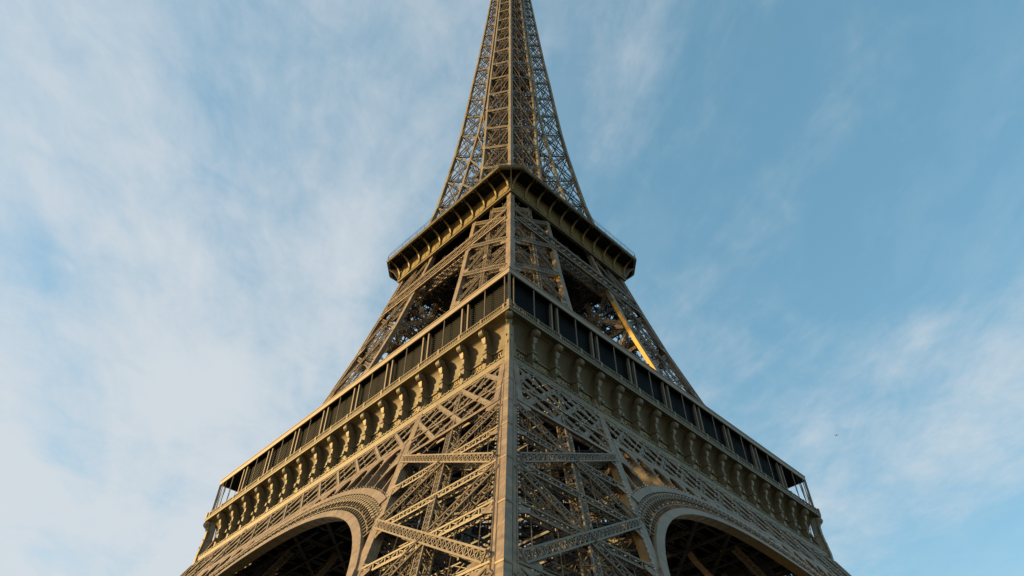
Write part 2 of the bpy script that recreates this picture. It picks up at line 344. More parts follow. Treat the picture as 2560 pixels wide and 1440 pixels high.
# ------------------------------------------------------------------ arches and girders (left face, then turned)
def FP(s_, z, d=0): return Vector((-a(z)+d, s_, z))
SL = 1.130; TC = 5.75
def AQ(rad, th, d=0):                          # arch coordinates: th from the crown
    s_ = rad*math.sin(th); tau = TC+rad*math.cos(th); return FP(s_, tau/SL, d)
def rib_th(rad, lim=0):
    th = 0
    while th < 1.5:
        p_ = AQ(rad, th)
        if abs(p_.y) > c(p_.z)+lim or p_.z < 8: return th
        th += .004
    return th
def arch():
    mb = MB()
    def band(r0, r1, d0, d1, n=96):
        # the band runs down beside the leg rib: clip by angle
        th1 = rib_th(r1, .55); secs = []
        for i in range(n+1):
            th = -th1+2*th1*i/n
            secs.append([AQ(r0, th, d0), AQ(r1, th, d0), AQ(r1, th, d1), AQ(r0, th, d1)])
        mb.loft(secs)
    # straight-sided lower part of the inner band hugs the rib to the springing
    band(39.0, 39.85, -.18, .12)
    band(42.05, 42.85, -.12, .35)
    th1 = rib_th(39.95, .55); e = AQ(39.5, th1)
    for sg in (-1, 1):
        p0 = AQ(39.5, sg*(th1-.01), -.03); zb = 6
        p1 = FP(sg*(c(zb)+.1), zb, -.03)
        mb.bar(p0, p1, .95, .3, (1, 0, 0))
        mb.bar(p0+Vector((.6, -sg*.45, 0)), p1+Vector((.6, -sg*.45, 0)), .12, 1.1, (1, 0, 0))
    # seams on the soffit
    for i in range(-16, 17):
        th = i*.052
        mb.bar(AQ(38.97, th, .1), AQ(38.97, th, 1.17), .06, .05)
    arch_o = mb.build('arch', IRON2, tower)
    mb = MB(); band(38.98, 39.10, .12, 1.15); mb.build('arch_soffit', OLIVE, arch_o)
    rb = MB()
    n = 74; th1 = rib_th(42.05, .1)
    for i in range(-n, n+1):
        th = i*.0235
        if abs(th) > rib_th(42.0, 0)+.12: continue
        p0 = AQ(39.9, th, .1)
        r1 = 42.1
        while r1 > 40 and abs(AQ(r1, th).y) > c(AQ(r1, th).z)+.2: r1 -= .1
        if r1 < 40.3: continue
        p1 = AQ(r1, th, .1)
        rb.bar(p0, p1, .10, .28, (1, 0, 0)); rb.bar(AQ(39.9, th+.006, .45), AQ(r1, th+.006, .45), .06, .1, (1, 0, 0))
        if r1 > 41.3:
            # little arch heads and crossing bars
            for k in range(4):
                t0 = th+.0235*k/4; t1 = th+.0235*(k+1)/4
                h0 = 41.0+.35*math.sin(math.pi*k/4); h1 = 41.0+.35*math.sin(math.pi*(k+1)/4)
                rb.bar(AQ(h0, t0, .0), AQ(h1, t1, .0), .10, .25, (1, 0, 0))
            rb.bar(AQ(41.35, th, 0), AQ(42.05, th+.0235, 0), .07, .1, (1, 0, 0)); rb.bar(AQ(41.35, th+.0235, 0), AQ(42.05, th, 0), .07, .1, (1, 0, 0))
        if r1 > 40.5:
            rb.bar(AQ(40.35, th, 0), AQ(40.35, th+.0235, 0), .07, .08, (1, 0, 0))
            if i % 2 == 0: lampspots.append(('f', AQ(40.55, th, -.15)))
            if r1 > 41.3: lampspots.append(('f', AQ(41.7, th+.01, -.15)))
            lampspots.append(('f', AQ(43.0, th, -.05))) if r1 > 42 else None
    rb.build('radial_bars', LACE, arch_o)
    # spandrel with tall round-headed slots
    sp = MB(); ZT = 43.55
    def ringz(s_, rad=42.85):
        if abs(s_) >= rad: return None
        return (TC+math.sqrt(rad*rad-s_*s_))/SL
    pitch = 2.95
    for k in range(-9, 9):
        s0, s1 = k*pitch, (k+1)*pitch
        n_ = 14; prev = None
        for j in range(n_+1):
            s_ = s0+(s1-s0)*j/n_; x_ = abs((j/n_)-.5)*2; x_ = min(1, x_/.9)
            # top limit: chord underside or the leg rib edge (c decreases with z)
            zt = ZT
            if abs(s_) > c(ZT): zt = 50*(46.0-abs(s_))/(46.0-19.65)
            zr = ringz(s_)
            zt_in = zt
            ztm = min(ZT, 50*(46.0-abs((s0+s1)/2))/(46.0-19.65)) if abs((s0+s1)/2) > c(ZT) else ZT
            arch_z = min(zt, ztm-.35-2.0*(1-math.sqrt(max(0, 1-x_*x_)))) if x_ < .999 else zr
            arch_z = max(min(arch_z, zt), zr)
            cur = (s_, zt, arch_z)
            if prev and (zt > zr+.02 or prev[1] > zr+.02):
                A0 = FP(prev[0], prev[1], -.05); A1 = FP(s_, max(zt, zr), -.05); B0 = FP(prev[0], min(prev[2], prev[1]), -.05); B1 = FP(s_, arch_z, -.05)
                if (A0-B0).length > .02 or (A1-B1).length > .02:
                    sp.prism([B0, B1, A1, A0], (.22, 0, 0))
            prev = cur
    for k in range(-9, 10):
        s_ = k*pitch; zr = ringz(s_); zt = ZT if abs(s_) <= c(ZT) else 50*(46.0-abs(s_))/(46.0-19.65)
        if zt > zr+.1:
            P0 = FP(s_, zr-.1, .0); P1 = FP(s_, zt, .0)
            sp.prism([P0+Vector((-.06, -.09, 0)), P0+Vector((1.5, -.09, 0)), P1+Vector((1.5, -.09, 0)), P1+Vector((-.06, -.09, 0))], (0, .18, 0))
            z = zr+.3
            while z < zt-.6:
                for o_ in (-.25, .25): lampspots.append(('f', FP(s_+o_, z, -.1)))
                z += 1.6
    sp.build('spandrel', IRON2, arch_o)
    four(arch_o, tower)
arch()

def girder():
    ch = MB(); nx = (1, 0, 0)
    rib1 = c(41.5)
    # chords
    def hbar(s0, s1, z0, z1, d0, d1):
        ch.hexa([FP(s0, z0, d0), FP(s0, z0, d1), FP(s1, z0, d1), FP(s1, z0, d0)], [FP(s0, z1, d0), FP(s0, z1, d1), FP(s1, z1, d1), FP(s1, z1, d0)])
    hbar(-a(50)+.9, a(50)-.9, 49.45, 49.93, -.02, .22)
    cm = c(43.6)
    hbar(-cm, cm, 43.45, 44.25, -.08, .25)
    for sg in (-1, 1):
        s0 = -a(43.6)+1; s1 = -c(43.6)-1.0
        if sg > 0: s0, s1 = -s1, -s0
        hbar(s0, s1, 43.5, 43.9, -.10, .18)
        z0, z1 = 39.75, 40.35
        e0, e1 = a(40)-1.0, c(40)+1.0
        ch.hexa([FP(sg*e0, z0, -.06), FP(sg*e0, z0, .2), FP(sg*e1, z0, .2), FP(sg*e1, z0, -.06)][::sg], [FP(sg*e0, z1, -.06), FP(sg*e0, z1, .2), FP(sg*e1, z1, .2), FP(sg*e1, z1, -.06)][::sg])
    # back chords
    for z in (49.6, 43.8):
        e_ = a(z)-2; ch.bar((-a(z)+2.3, -e_, z), (-a(z)+2.3, e_, z), .25, .2, nx)
    # end plates beside the corner
    for sg in (-1, 1):
        ch.hexa([FP(sg*(a(40)-1.05), 39.8, -.07), FP(sg*(a(40)-1.05), 39.8, .3), FP(sg*(a(40)-1.75), 39.8, .3), FP(sg*(a(40)-1.75), 39.8, -.07)][::sg],
                [FP(sg*(a(49.9)-.5), 49.9, -.07), FP(sg*(a(49.9)-.5), 49.9, .3), FP(sg*(a(49.9)-1.3), 49.9, .3), FP(sg*(a(49.9)-1.3), 49.9, -.07)][::sg])
    g = ch.build('lattice_girder', IRON2, tower)
    la = MB(); pt = 3.95
    def seg(s_a, z_a, s_b, z_b, wd, th, d, n=1, lamps=0):
        """clip the sloping member to the girder outline"""
        K = 40; run = []
        for i in range(K+1):
            u = i/K; s_ = s_a+(s_b-s_a)*u; z = z_a+(z_b-z_a)*u
            inside = abs(s_) < a(z)-1.2 and (z >= 43.6 or abs(s_) > c(z)+.6) and not (c(z)+.05 < abs(s_) < c(z)+1.0)
            if inside: run.append((s_, z))
            if (not inside or i == K) and len(run) > 1:
                la.bar(FP(*run[0], d), FP(*run[-1], d), wd, th, nx)
                if lamps:
                    Lg = math.hypot(run[-1][0]-run[0][0], run[-1][1]-run[0][1]); q = max(1, int(Lg/1.25))
                    for j in range(q):
                        uu = (j+.5)/q; s2 = run[0][0]+(run[-1][0]-run[0][0])*uu; z2 = run[0][1]+(run[-1][1]-run[0][1])*uu
                        lampspots.append(('f', FP(s2+lamps*.35, z2, -.18)))
                run = []
            elif not inside: run = []
    for k in range(-14, 15):
        st = k*pt+.05
        for sg in (1, -1):
            s_b = st-sg*10.55
            seg(st, 49.9, s_b, 40.0, .50, .07, .04 if sg > 0 else .14)          # wide face plates
            seg(st-.36, 49.9, s_b-.36, 40.0, .07, .14, .1); seg(st+.36, 49.9, s_b+.36, 40.0, .07, .14, .1)
            seg(st+pt/2, 49.9, s_b+pt/2, 40.0, .10, .12, 1.0, lamps=sg)       # slender rear family
        seg(st, 49.9, st, 43.6, .34, .12, .28)
        seg(st, 49.9, st, 43.6, .10, .14, 2.0)
    la.build('lattice', LACE, g)
    four(g, tower)
girder()

# ------------------------------------------------------------------ first gallery (left face, then turned)
PC = 3.82
NAMES_L = ['JAMIN', 'GAY-LUSSAC', 'FIZEAU', 'SCHNEIDER', 'LE CHATELIER', 'BERTHIER', 'BARRAL', 'DE DION', 'GOUIN', 'JOUSSELIN', 'BROCA', 'BECQUEREL', 'CORIOLIS', 'CAIL', 'TRIGER', 'GIFFARD', 'PERRIER', 'STURM']
NAMES_R = ['CAUCHY', 'BELGRAND', 'REGNAULT', 'FRESNEL', 'DE PRONY', 'VICAT', 'EBELMEN', 'COULOMB', 'POINSOT', 'FOUCAULT', 'DELAUNAY', 'MORIN', 'HAUY', 'COMBES', 'THENARD', 'ARAGO', 'POISSON', 'MONGE']
WX = 33.45
def gallery():
    w = MB(); E_ = WX
    def nx_(z): return -WX-1.5*(1-math.sqrt(max(0, 1-((z-54.0)/3.35)**2)))
    # frieze and hollow wall above it, mitred at the corners
    prof = [(-WX, 51.1), (-WX, 54.0)]+[(nx_(54.0+3.3*i/10), 54.0+3.3*i/10) for i in range(1, 11)]
    back = [(-WX+.5, 57.3), (-WX+.5, 51.1)]
    full = prof+back
    w.loft([[(x, x, z) for x, z in full], [(x, -x, z) for x, z in full]])
    # seams of the wall plates
    for k in range(-9, 9):
        for o_ in (.62, PC-.62):
            s_ = k*PC+o_
            for i in range(9):
                z0 = 54.1+3.0*i/9; z1 = 54.1+3.0*(i+1)/9
                w.bar((nx_(z0)-.02, s_, z0), (nx_(z1)-.02, s_, z1), .07, .05, (1, 0, 0))
    wall = w.build('gallery_wall', NICHE, tower)
    md = MB()
    def run(x0, x1, z0, z1, parent=None):      # square moulding right round one side
        md.hexa([(-x1, -x1, z0), (-x0, -x0, z0), (-x0, x0, z0), (-x1, x1, z0)], [(-x1, -x1, z1), (-x0, -x0, z1), (-x0, x0, z1), (-x1, x1, z1)])
    run(34.5, 34.98, 50.35, 51.22)
    run(34.3, 35.05, 51.08, 51.24)
    run(33.4, 33.62, 53.95, 54.10); run(33.4, 33.56, 54.2, 54.27); run(33.4, 33.6, 52.7, 52.8)
    sf = MB(); sf.hexa([(-34.52, -34.52, 50.9), (-33.0, -33.0, 50.9), (-33.0, 33.0, 50.9), (-34.52, 34.52, 50.9)], [(-34.52, -34.52, 51.15), (-33.0, -33.0, 51.15), (-33.0, 33.0, 51.15), (-34.52, 34.52, 51.15)])
    sf.build('added_ledge_shade_plate', DARK, wall)  # near-black plate added to keep the gap behind the ledge in shade
    for k in range(-9, 9):                      # bolt heads on the band
        for j in range(1, 5): md.box((-35.11, k*PC+j*.76-.08, 51.1), (-35.0, k*PC+j*.76+.08, 51.3))
    md.build('moulding', IRON, wall)
    cs = [wall]+four(wall, tower)
    # lettering
    for f, names in ((0, NAMES_L), (1, NAMES_R)):
        for i, nm in enumerate(names):
            cu = bpy.data.curves.new('t', 'FONT'); cu.body = nm; cu.size = .98; cu.align_x = 'CENTER'; cu.align_y = 'CENTER'; cu.extrude = .04; cu.resolution_u = 2
            to = bpy.data.objects.new('t', cu); scene.collection.objects.link(to)
            dg = bpy.context.evaluated_depsgraph_get(); me = bpy.data.meshes.new_from_object(to.evaluated_get(dg))
            xs = [v.co.x for v in me.vertices]; wd = max(xs)-min(xs); k_ = min(1, 2.6/wd)
            pos = -8.5*PC+i*PC
            for v in me.vertices:
                X, Y, Z = v.co.x*k_, v.co.y*.95, v.co.z
                # on the unrotated side (-x): text runs towards -y
                v.co = (-WX-.05-Z, -(pos+X), 53.38+Y)
            bpy.data.objects.remove(to); bpy.data.curves.remove(cu)
            me.name = 'name_lettering'; me.materials.clear(); me.materials.append(GOLD)
            o = bpy.data.objects.new('name_lettering', me); scene.collection.objects.link(o); o.parent = cs[f]
            me.flip_normals()
    # consoles
    cb = MB(); H = .26
    def cprof(mb, pr, h): mb.prism([(x, -h, z) for x, z in pr], (0, 2*h, 0))
    cprof(cb, [(-WX+.1, 51.2), (-34.62, 51.2), (-34.56, 51.7), (-34.5, 53.85), (-WX+.1, 53.85)], .27)
    cprof(cb, [(-WX+.1, 53.86), (-34.6, 53.86), (-34.68, 54.0), (-34.68, 54.1), (-WX+.1, 54.1)], .35)
    cprof(cb, [(-WX+.1, 54.12), (-34.5, 54.12), (-34.5, 55.0), (-34.6, 55.8), (-34.85, 56.3), (-34.85, 57.2), (-WX+.1, 57.2)], .19)
    cb.loft([[(-34.86+d_, -h_, z), (-34.3, -h_, z), (-34.3, h_, z), (-34.86+d_, h_, z)] for z, h_, d_ in ((56.4, .38, -.08), (56.05, .30, .0), (55.7, .30, .08), (55.35, .17, .20), (55.2, .06, .32))])
    cb.box((-34.62, -.11, 54.3), (-34.45, .11, 54.55)); cb.cyl((-34.9, 0, 52.9), (-34.5, 0, 53.0), .16, 8); cb.box((-34.95, -.2, 52.55), (-34.6, .2, 52.9))
    con = cb.build('console', IRON, tower)
    vb = MB(); cxz = Vector((-34.84, 0, 56.62))
    for (hw, r_) in ((.34, .50), (.39, .40), (.44, .26), (.49, .12)):
        n_ = 18; rings = [[(cxz.x+r_*math.cos(t), y, cxz.z+r_*math.sin(t)) for t in [2*math.pi*i/n_ for i in range(n_)]] for y in (-hw, hw)]
        vb.loft(rings)
    for y in (-.25, -.08, .08, .25):
        n_ = 16; r_ = .55; vb.loft([[(cxz.x+r_*math.cos(t), yy, cxz.z+r_*math.sin(t)) for t in [2*math.pi*i/n_ for i in range(n_)]] for yy in (y-.05, y+.05)])
    vol = vb.build('volute', IRON, con)
    for f in range(4):
        for k in range(-8, 9):
            if f == 0 and k == 0: continue
            q = dup(con, tower, rz=f*math.pi/2); s_ = k*PC
            q.location = (Matrix.Rotation(f*math.pi/2, 3, 'Z') @ Vector((0, s_, 0)))
    for f in range(4):                          # consoles set on the corners, turned 45 degrees
        q = dup(con, tower, rz=f*math.pi/2+math.pi/4)
        dst = Vector((-34.95, -34.95, 0)); src = Matrix.Rotation(math.pi/4, 3, 'Z') @ Vector((-34.86, 0, 0))
        q.location = Matrix.Rotation(f*math.pi/2, 3, 'Z') @ (dst-src)
        q['label'] = 'console set diagonally on the gallery corner'
    cp_ = MB()                                  # slim pilaster running down each corner below its console
    cp_.loft([[(x-.2, x-.2, z), (x+.5, x-.2, z), (x+.5, x+.5, z), (x-.2, x+.5, z)] for x, z in ((-35.12, 48.6), (-35.0, 50.3), (-35.0, 51.3), (-34.72, 54.2), (-34.72, 55.5))])
    o = cp_.build('corner_pilaster', IRON, tower); four(o, tower)
    # cornice slab and floor with its central opening
    co = MB()
    for f in range(4):
        Rm = Matrix.Rotation(f*math.pi/2, 3, 'Z')
        def T(x, y, z): return Rm @ Vector((x, y, z))
        for (x0, x1, z0, z1) in ((14, 34.7, 57.26, 57.38), (34.5, 35.36, 57.28, 57.74), (34.9, 35.42, 57.62, 57.78)):
            co.hexa([T(-x1, -x1, z0), T(-x0, -x0, z0), T(-x0, x0, z0), T(-x1, x1, z0)], [T(-x1, -x1, z1), T(-x0, -x0, z1), T(-x0, x0, z1), T(-x1, x1, z1)])
    co.build('cornice', IRON, tower)
    # pierced balustrade
    bl = MB()
    def run2(x0, x1, z0, z1): bl.hexa([(-x1, -x1, z0), (-x0, -x0, z0), (-x0, x0, z0), (-x1, x1, z0)], [(-x1, -x1, z1), (-x0, -x0, z1), (-x0, x0, z1), (-x1, x1, z1)])
    run2(35.12, 35.32, 58.42, 58.54); run2(35.16, 35.28, 57.78, 57.86); run2(35.17, 35.27, 58.08, 58.13)
    n_ = 216
    for i in range(n_+1):
        s_ = -35.2+70.4*i/n_
        bl.box((-35.25, s_-.05, 57.78), (-35.19, s_+.05, 58.45))
    for i in range(-27, 28):
        if i % 3 == 0: bl.box((-35.36, i*PC/3-.16, 57.78), (-35.08, i*PC/3+.16, 58.62))
    for sg in (-1, 1): bl.box((-35.42, sg*35.2-.2, 57.78), (-35.02, sg*35.2+.2, 58.75))
    b0 = bl.build('balustrade', IRON, tower); four(b0, tower)
    # canopy
    cn = MB()
    for f in range(4):
        Rm = Matrix.Rotation(f*math.pi/2, 3, 'Z')
        def T(x, y, z): return Rm @ Vector((x, y, z))
        for (x0, x1, z0, z1) in ((34.75, 34.95, 63.83, 64.72), (34.7, 35.02, 64.6, 64.74)):
            cn.hexa([T(-x1, -x1, z0), T(-x0, -x0, z0), T(-x0, x0, z0), T(-x1, x1, z0)], [T(-x1, -x1, z1), T(-x0, -x0, z1), T(-x0, x0, z1), T(-x1, x1, z1)])
    cp = cn.build('canopy_fascia', PALE, tower)
    cr = MB()
    for f in range(4):
        Rm = Matrix.Rotation(f*math.pi/2, 3, 'Z')
        def T(x, y, z): return Rm @ Vector((x, y, z))
        def q_(x0, x1, y0, y1, z0, z1):
            cr.hexa([T(-x1, y0, z0), T(-x0, y0, z0), T(-x0, y1, z0), T(-x1, y1, z0)], [T(-x1, y0, z1), T(-x0, y0, z1), T(-x0, y1, z1), T(-x1, y1, z1)])
        cr.hexa([T(-34.74, -34.74, 63.86), T(-29.8, -29.8, 63.86), T(-29.8, 29.8, 63.86), T(-34.74, 34.74, 63.86)], [T(-34.74, -34.74, 64.0), T(-29.8, -29.8, 64.0), T(-29.8, 29.8, 64.0), T(-34.74, 34.74, 64.0)])
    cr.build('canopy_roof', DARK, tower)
    # double columns and slender posts
    pc = MB()
    pc.box((-34.66, -.12, 57.4), (-34.3, .12, 63.85)); pc.box((-34.70, -.15, 58.4), (-34.26, .15, 58.6))
    col = pc.build('gallery_column', LACE, tower); first = True
    tp = MB(); tp.cyl((-34.75, 0, 57.4), (-34.75, 0, 63.85), .08, 8); post = tp.build('gallery_post', LACE, tower); firstp = True
    for f in range(4):
        Rm = Matrix.Rotation(f*math.pi/2, 3, 'Z')
        for k in range(-4, 4):
            for o_ in (-.55, .55):
                s_ = PC+2*PC*k+o_; lo = Rm @ Vector((0, s_, 0))
                if first: col.location = lo; first = False
                else: dup(col, tower, rz=f*math.pi/2, loc=lo)
        for s_ in [2*PC*k for k in range(-4, 5)]+[-34.0, 34.0]:
            lo = Rm @ Vector((0, s_, 0))
            if firstp: post.location = lo; firstp = False
            else: dup(post, tower, rz=f*math.pi/2, loc=lo)
    cpst = MB(); cpst.boxlat((-34.8, -34.8, 57.4), (-34.8, -34.8, 63.85), None, (1, 1, 0), .2, .2, .09, .05, .7, posts=True)
    o = cpst.build('corner_post', PALE, tower); four(o, tower)
    st = MB()
    for k in range(-9, 9): st.box((-34.5, (k+.5)*PC-.12, 57.4), (-34.36, (k+.5)*PC+.02, 59.5))
    o = st.build('balcony_stanchions', IRON, tower); four(o, tower)
    # slatted screens behind the columns
    def screen(mirror):
        pn = MB(); sl = MB(); s0, s1, z0, z1 = -33.9, 27.4, 57.45, 63.84; X = -33.95
        def T(x, s_, z): return Vector((x, s_, z)) if not mirror else Vector((s_, x, z))
        pn.hexa([T(X, s0, z0), T(X+.15, s0, z0), T(X+.15, s1, z0), T(X, s1, z0)], [T(X, s0, z1), T(X+.15, s0, z1), T(X+.15, s1, z1), T(X, s1, z1)])
        v = s0-(z1-z0)
        while v < s1:
            ua, ub = v, v+(z1-z0); za, zb = z0, z1
            if ua < s0: za += s0-ua; ua = s0
            if ub > s1: zb -= ub-s1; ub = s1
            if ub-ua > .3: sl.bar(T(X-.09, ua, za), T(X-.09, ub, zb), .10, .14, T(1, 0, 0))
            v += .36
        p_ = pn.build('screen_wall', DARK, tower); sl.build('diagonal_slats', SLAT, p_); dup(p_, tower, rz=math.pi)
    screen(False); screen(True)
    # safety wires at the open ends
    wr = MB()
    for sg in (1,):
        for i in range(4): wr.cyl((-35.0+i*.9, 34.95, 58.5), (-34.75+i*.9, 34.7, 63.85), .035, 5)
        for i in range(3): wr.cyl((-35.0, 34.95-i*.9, 58.5), (-34.75, 34.7-i*.9, 63.85), .03, 5)
    o = wr.build('safety_wires', INNER, tower); dup(o, tower, rz=math.pi)
gallery()

# thin strips on the leg ribs with orange sunlight painted into their colour
def painted_sun_strips():
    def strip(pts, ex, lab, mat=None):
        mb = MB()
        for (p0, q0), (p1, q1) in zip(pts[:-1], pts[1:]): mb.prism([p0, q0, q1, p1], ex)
        o = mb.build('painted_sun_strip', mat or OCHRE, tower); o['label'] = lab
    strip([((c(z)-.03, -a(z)+.06, z), (c(z)-.03, -a(z)+.80, z)) for z in (66, 72, 80, 88, 98)], (.02, 0, 0), 'bright ochre strip of painted sunlight on the right upper leg rib')
    strip([((-c(z)-1.05-.03, -a(z)+.08, z), (-c(z)-1.05-.03, -a(z)+.80, z)) for z in (83.0, 87, 91.5)], (.02, 0, 0), 'ochre strip of painted sunlight inside the near upper leg')
    strip([((-c(z)-1.05-.03, -a(z)+.08, z), (-c(z)-1.05-.03, -a(z)+.80, z)) for z in (70.8, 75, 80.5)], (.02, 0, 0), 'ochre strip of painted sunlight low inside the near upper leg')
    strip([((-c(z)-1.05-.03, -a(z)+.2, z), (-c(z)-1.05-.03, -a(z)+.80, z)) for z in (17, 22, 27.5)], (.02, 0, 0), 'dull orange strip of painted sunlight low inside the near lower leg', ORANGE)
    strip([((-c(z)-1.05-.03, -a(z)+.2, z), (-c(z)-1.05-.03, -a(z)+.80, z)) for z in (29, 34, 38.5)], (.02, 0, 0), 'dull orange strip of painted sunlight inside the near lower leg', ORANGE)
painted_sun_strips()

# floor framing under the first gallery
def framing():
    fr = MB(); z = 54.2
    for s_ in (-30, -24, -18.5, -13.5, 13.5, 18.5, 24, 30):
        for ax in (0, 1):
            p_, q_ = Vector((s_, -32, z)), Vector((s_, 32, z))
            if ax: p_, q_ = Vector((p_.y, p_.x, z)), Vector((q_.y, q_.x, z))
            fr.boxlat(p_, q_, None, (1, 0, 0) if not ax else (0, 1, 0), 5.0, .6, .34, .2, 2.9)
    for s_ in (-9, -4.5, 0, 4.5, 9):
        for e_ in (-1, 1):
            fr.boxlat((s_, e_*13.5, z), (s_, e_*32, z), None, (1, 0, 0), 5.0, .5, .3, .16, 3.1)
            fr.boxlat((e_*13.5, s_, z), (e_*32, s_, z), None, (0, 1, 0), 5.0, .5, .3, .16, 3.1)
    for k in (22, 30, 38, 46):                      # diagonal ties across the corners
        for sx, sy in ((-1, -1), (1, -1), (1, 1), (-1, 1)):
            e_ = min(31, k-1)
            fr.bar((sx*e_, sy*(k-e_), 51.4), (sx*(k-e_), sy*e_, 51.4), .55, .5)
    for i in range(-7, 8):
        fr.bar((i*4.4, -32, 51.2), (i*4.4, -14, 51.2), .35); fr.bar((i*4.4, 14, 51.2), (i*4.4, 32, 51.2), .35)
        fr.bar((-32, i*4.4, 51.5), (-14, i*4.4, 51.5), .35); fr.bar((14, i*4.4, 51.5), (32, i*4.4, 51.5), .35)
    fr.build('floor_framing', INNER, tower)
    dk = MB()
    for (x0, x1, y0, y1) in ((-33, 33, 13.6, 33), (-33, 33, -33, -13.6), (-33, -13.6, -13.5, 13.5), (13.6, 33, -13.5, 13.5)):
        dk.box((x0, y0, 56.85), (x1, y1, 57.0))
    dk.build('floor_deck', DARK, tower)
framing()

# ------------------------------------------------------------------ upper legs (first to second gallery)
def upper_leg():
    w = 1.05; mb = MB()
    for k in ('oo', 'oi', 'io', 'ii'): rafter(mb, 57.9, 116, w, k)
    zs = [z for z in KN if 58 <= z <= 111]+[112.2]
    mb.loft([[(-a(z)-.10, -a(z)-.10, z), (-a(z)+.36, -a(z)-.10, z), (-a(z)+.36, -a(z)+.36, z), (-a(z)-.10, -a(z)+.36, z)] for z in zs])
    be = MB(); br = MB(); gs = mb; vp = MB()
    rise = [(59.4, 69.2), (70.2, 80.2), (81.5, 91.2), (92.5, 101.4), (101.2, 110.8)]
    fall = [(69.9, 59.5), (80.6, 70.8), (91.0, 81.6), (101.0, 92.1), (110.3, 103.2)]
    for kind in ('xo', 'yo', 'xi', 'yi'):
        nd = ND[kind]
        for (z0, z1) in rise:
            be.boxlat(PF(kind, 0, z0, w, .30), PF(kind, 1, z1, w, .30), None, nd, .66, .8, .12, .07, .85)
            lamps_along(kind, .05, z0, .95, z1, w, 9)
        be.boxlat(PF(kind, 0, 105.9, w, .35), PF(kind, .47, 110.8, w, .35), None, nd, .8, .6, .14, .085, .85)
        for (z0, z1) in fall:
            be.boxlat(PF(kind, 0, z0-.3, w, .75), PF(kind, 1, z1+.3, w, .75), None, nd, .66, .7, .12, .07, .85)
            lamps_along(kind, .05, z0-.3, .95, z1+.3, w, 7)
        for zh in (64.8, 75.6, 86.6, 96.9):
            br.xlat(PF(kind, 0, zh, w, .5), PF(kind, 1, zh, w, .5), (0, 0, 1), .45, .10, .05, 1.0, nd)
        for zh in (70.1, 80.9, 91.8):
            br.xlat(PF(kind, 0, zh, w, .8), PF(kind, 1, zh, w, .8), (0, 0, 1), .6, .12, .06, 1.0, nd)
            br.boxlat(PF(kind, 0, zh-2.7, w, 2.0), PF(kind, 1, zh-2.7, w, 2.0), None, nd, .5, .5, .10, .05, 1.2)
            br.boxlat(PF(kind, 0, zh+2.5, w, 2.4), PF(kind, 1, zh+2.5, w, 2.4), None, nd, .5, .5, .10, .05, 1.2)
        for z in (59.4, 70.2, 81.4, 92.4, 101.6):
            for t in (0, 1):
                sg = 1 if t == 0 else -1; W_ = (a(z)-c(z)-2*w); zq = z if t == 0 else z-.5
                P0 = [(t, zq-1.3), (t+sg*1.2/W_, zq-.6), (t+sg*1.5/W_, zq+.2), (t, zq+1.1)]
                gs.prism([PF(kind, q[0], q[1], w, .02) for q in P0], Vector(nd)*.08)
        for z in (64.9, 75.6, 86.5, 91.8, 96.9):
            gs.prism([PF(kind, .44, z-.5, w, -.02), PF(kind, .53, z-.4, w, -.02), PF(kind, .53, z+.55, w, -.02), PF(kind, .44, z+.4, w, -.02)], Vector(nd)*.08)
        zz_ = [57.9, 70, 80, 91.5, 101.6, 111.9]
        for i in range(5): vp.boxlat(PF(kind, .48, zz_[i], w, .5), PF(kind, .48, zz_[i+1], w, .5), None, nd, .75, .7, .12, .075, .8)
    inn = MB()
    for z in [58+3.0*i for i in range(18)]:
        A_ = a(z); C_ = c(z); M_ = (A_+C_)/2
        inn.bar((-A_+1, -A_+1, z), (-C_-1, -C_-1, z), .14); inn.bar((-A_+1, -C_-1, z), (-C_-1, -A_+1, z), .14)
        inn.bar((-M_, -A_+1, z), (-M_, -C_-1, z), .16); inn.bar((-A_+1, -M_, z), (-C_-1, -M_, z), .16)
        B_ = a(z+3); D_ = c(z+3); N_ = (B_+D_)/2
        inn.bar((-M_-1.8, -M_-1.8, z), (-N_+1.8, -N_-1.8, z+3), .12); inn.bar((-M_+1.8, -M_+1.8, z), (-N_-1.8, -N_+1.8, z+3), .12)
        for ox in (-1.8, 1.8):
            for oy in (-1.8, 1.8): inn.bar((-M_+ox, -M_+oy, z), (-N_+ox, -N_+oy, z+3), .22)
    leg = mb.build('upper_leg', IRON2, tower)
    be.build('box_beam', LACE, leg); br.build('bracing', LACE, leg)
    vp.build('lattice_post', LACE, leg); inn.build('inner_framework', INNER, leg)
    four(leg, tower)
upper_leg()

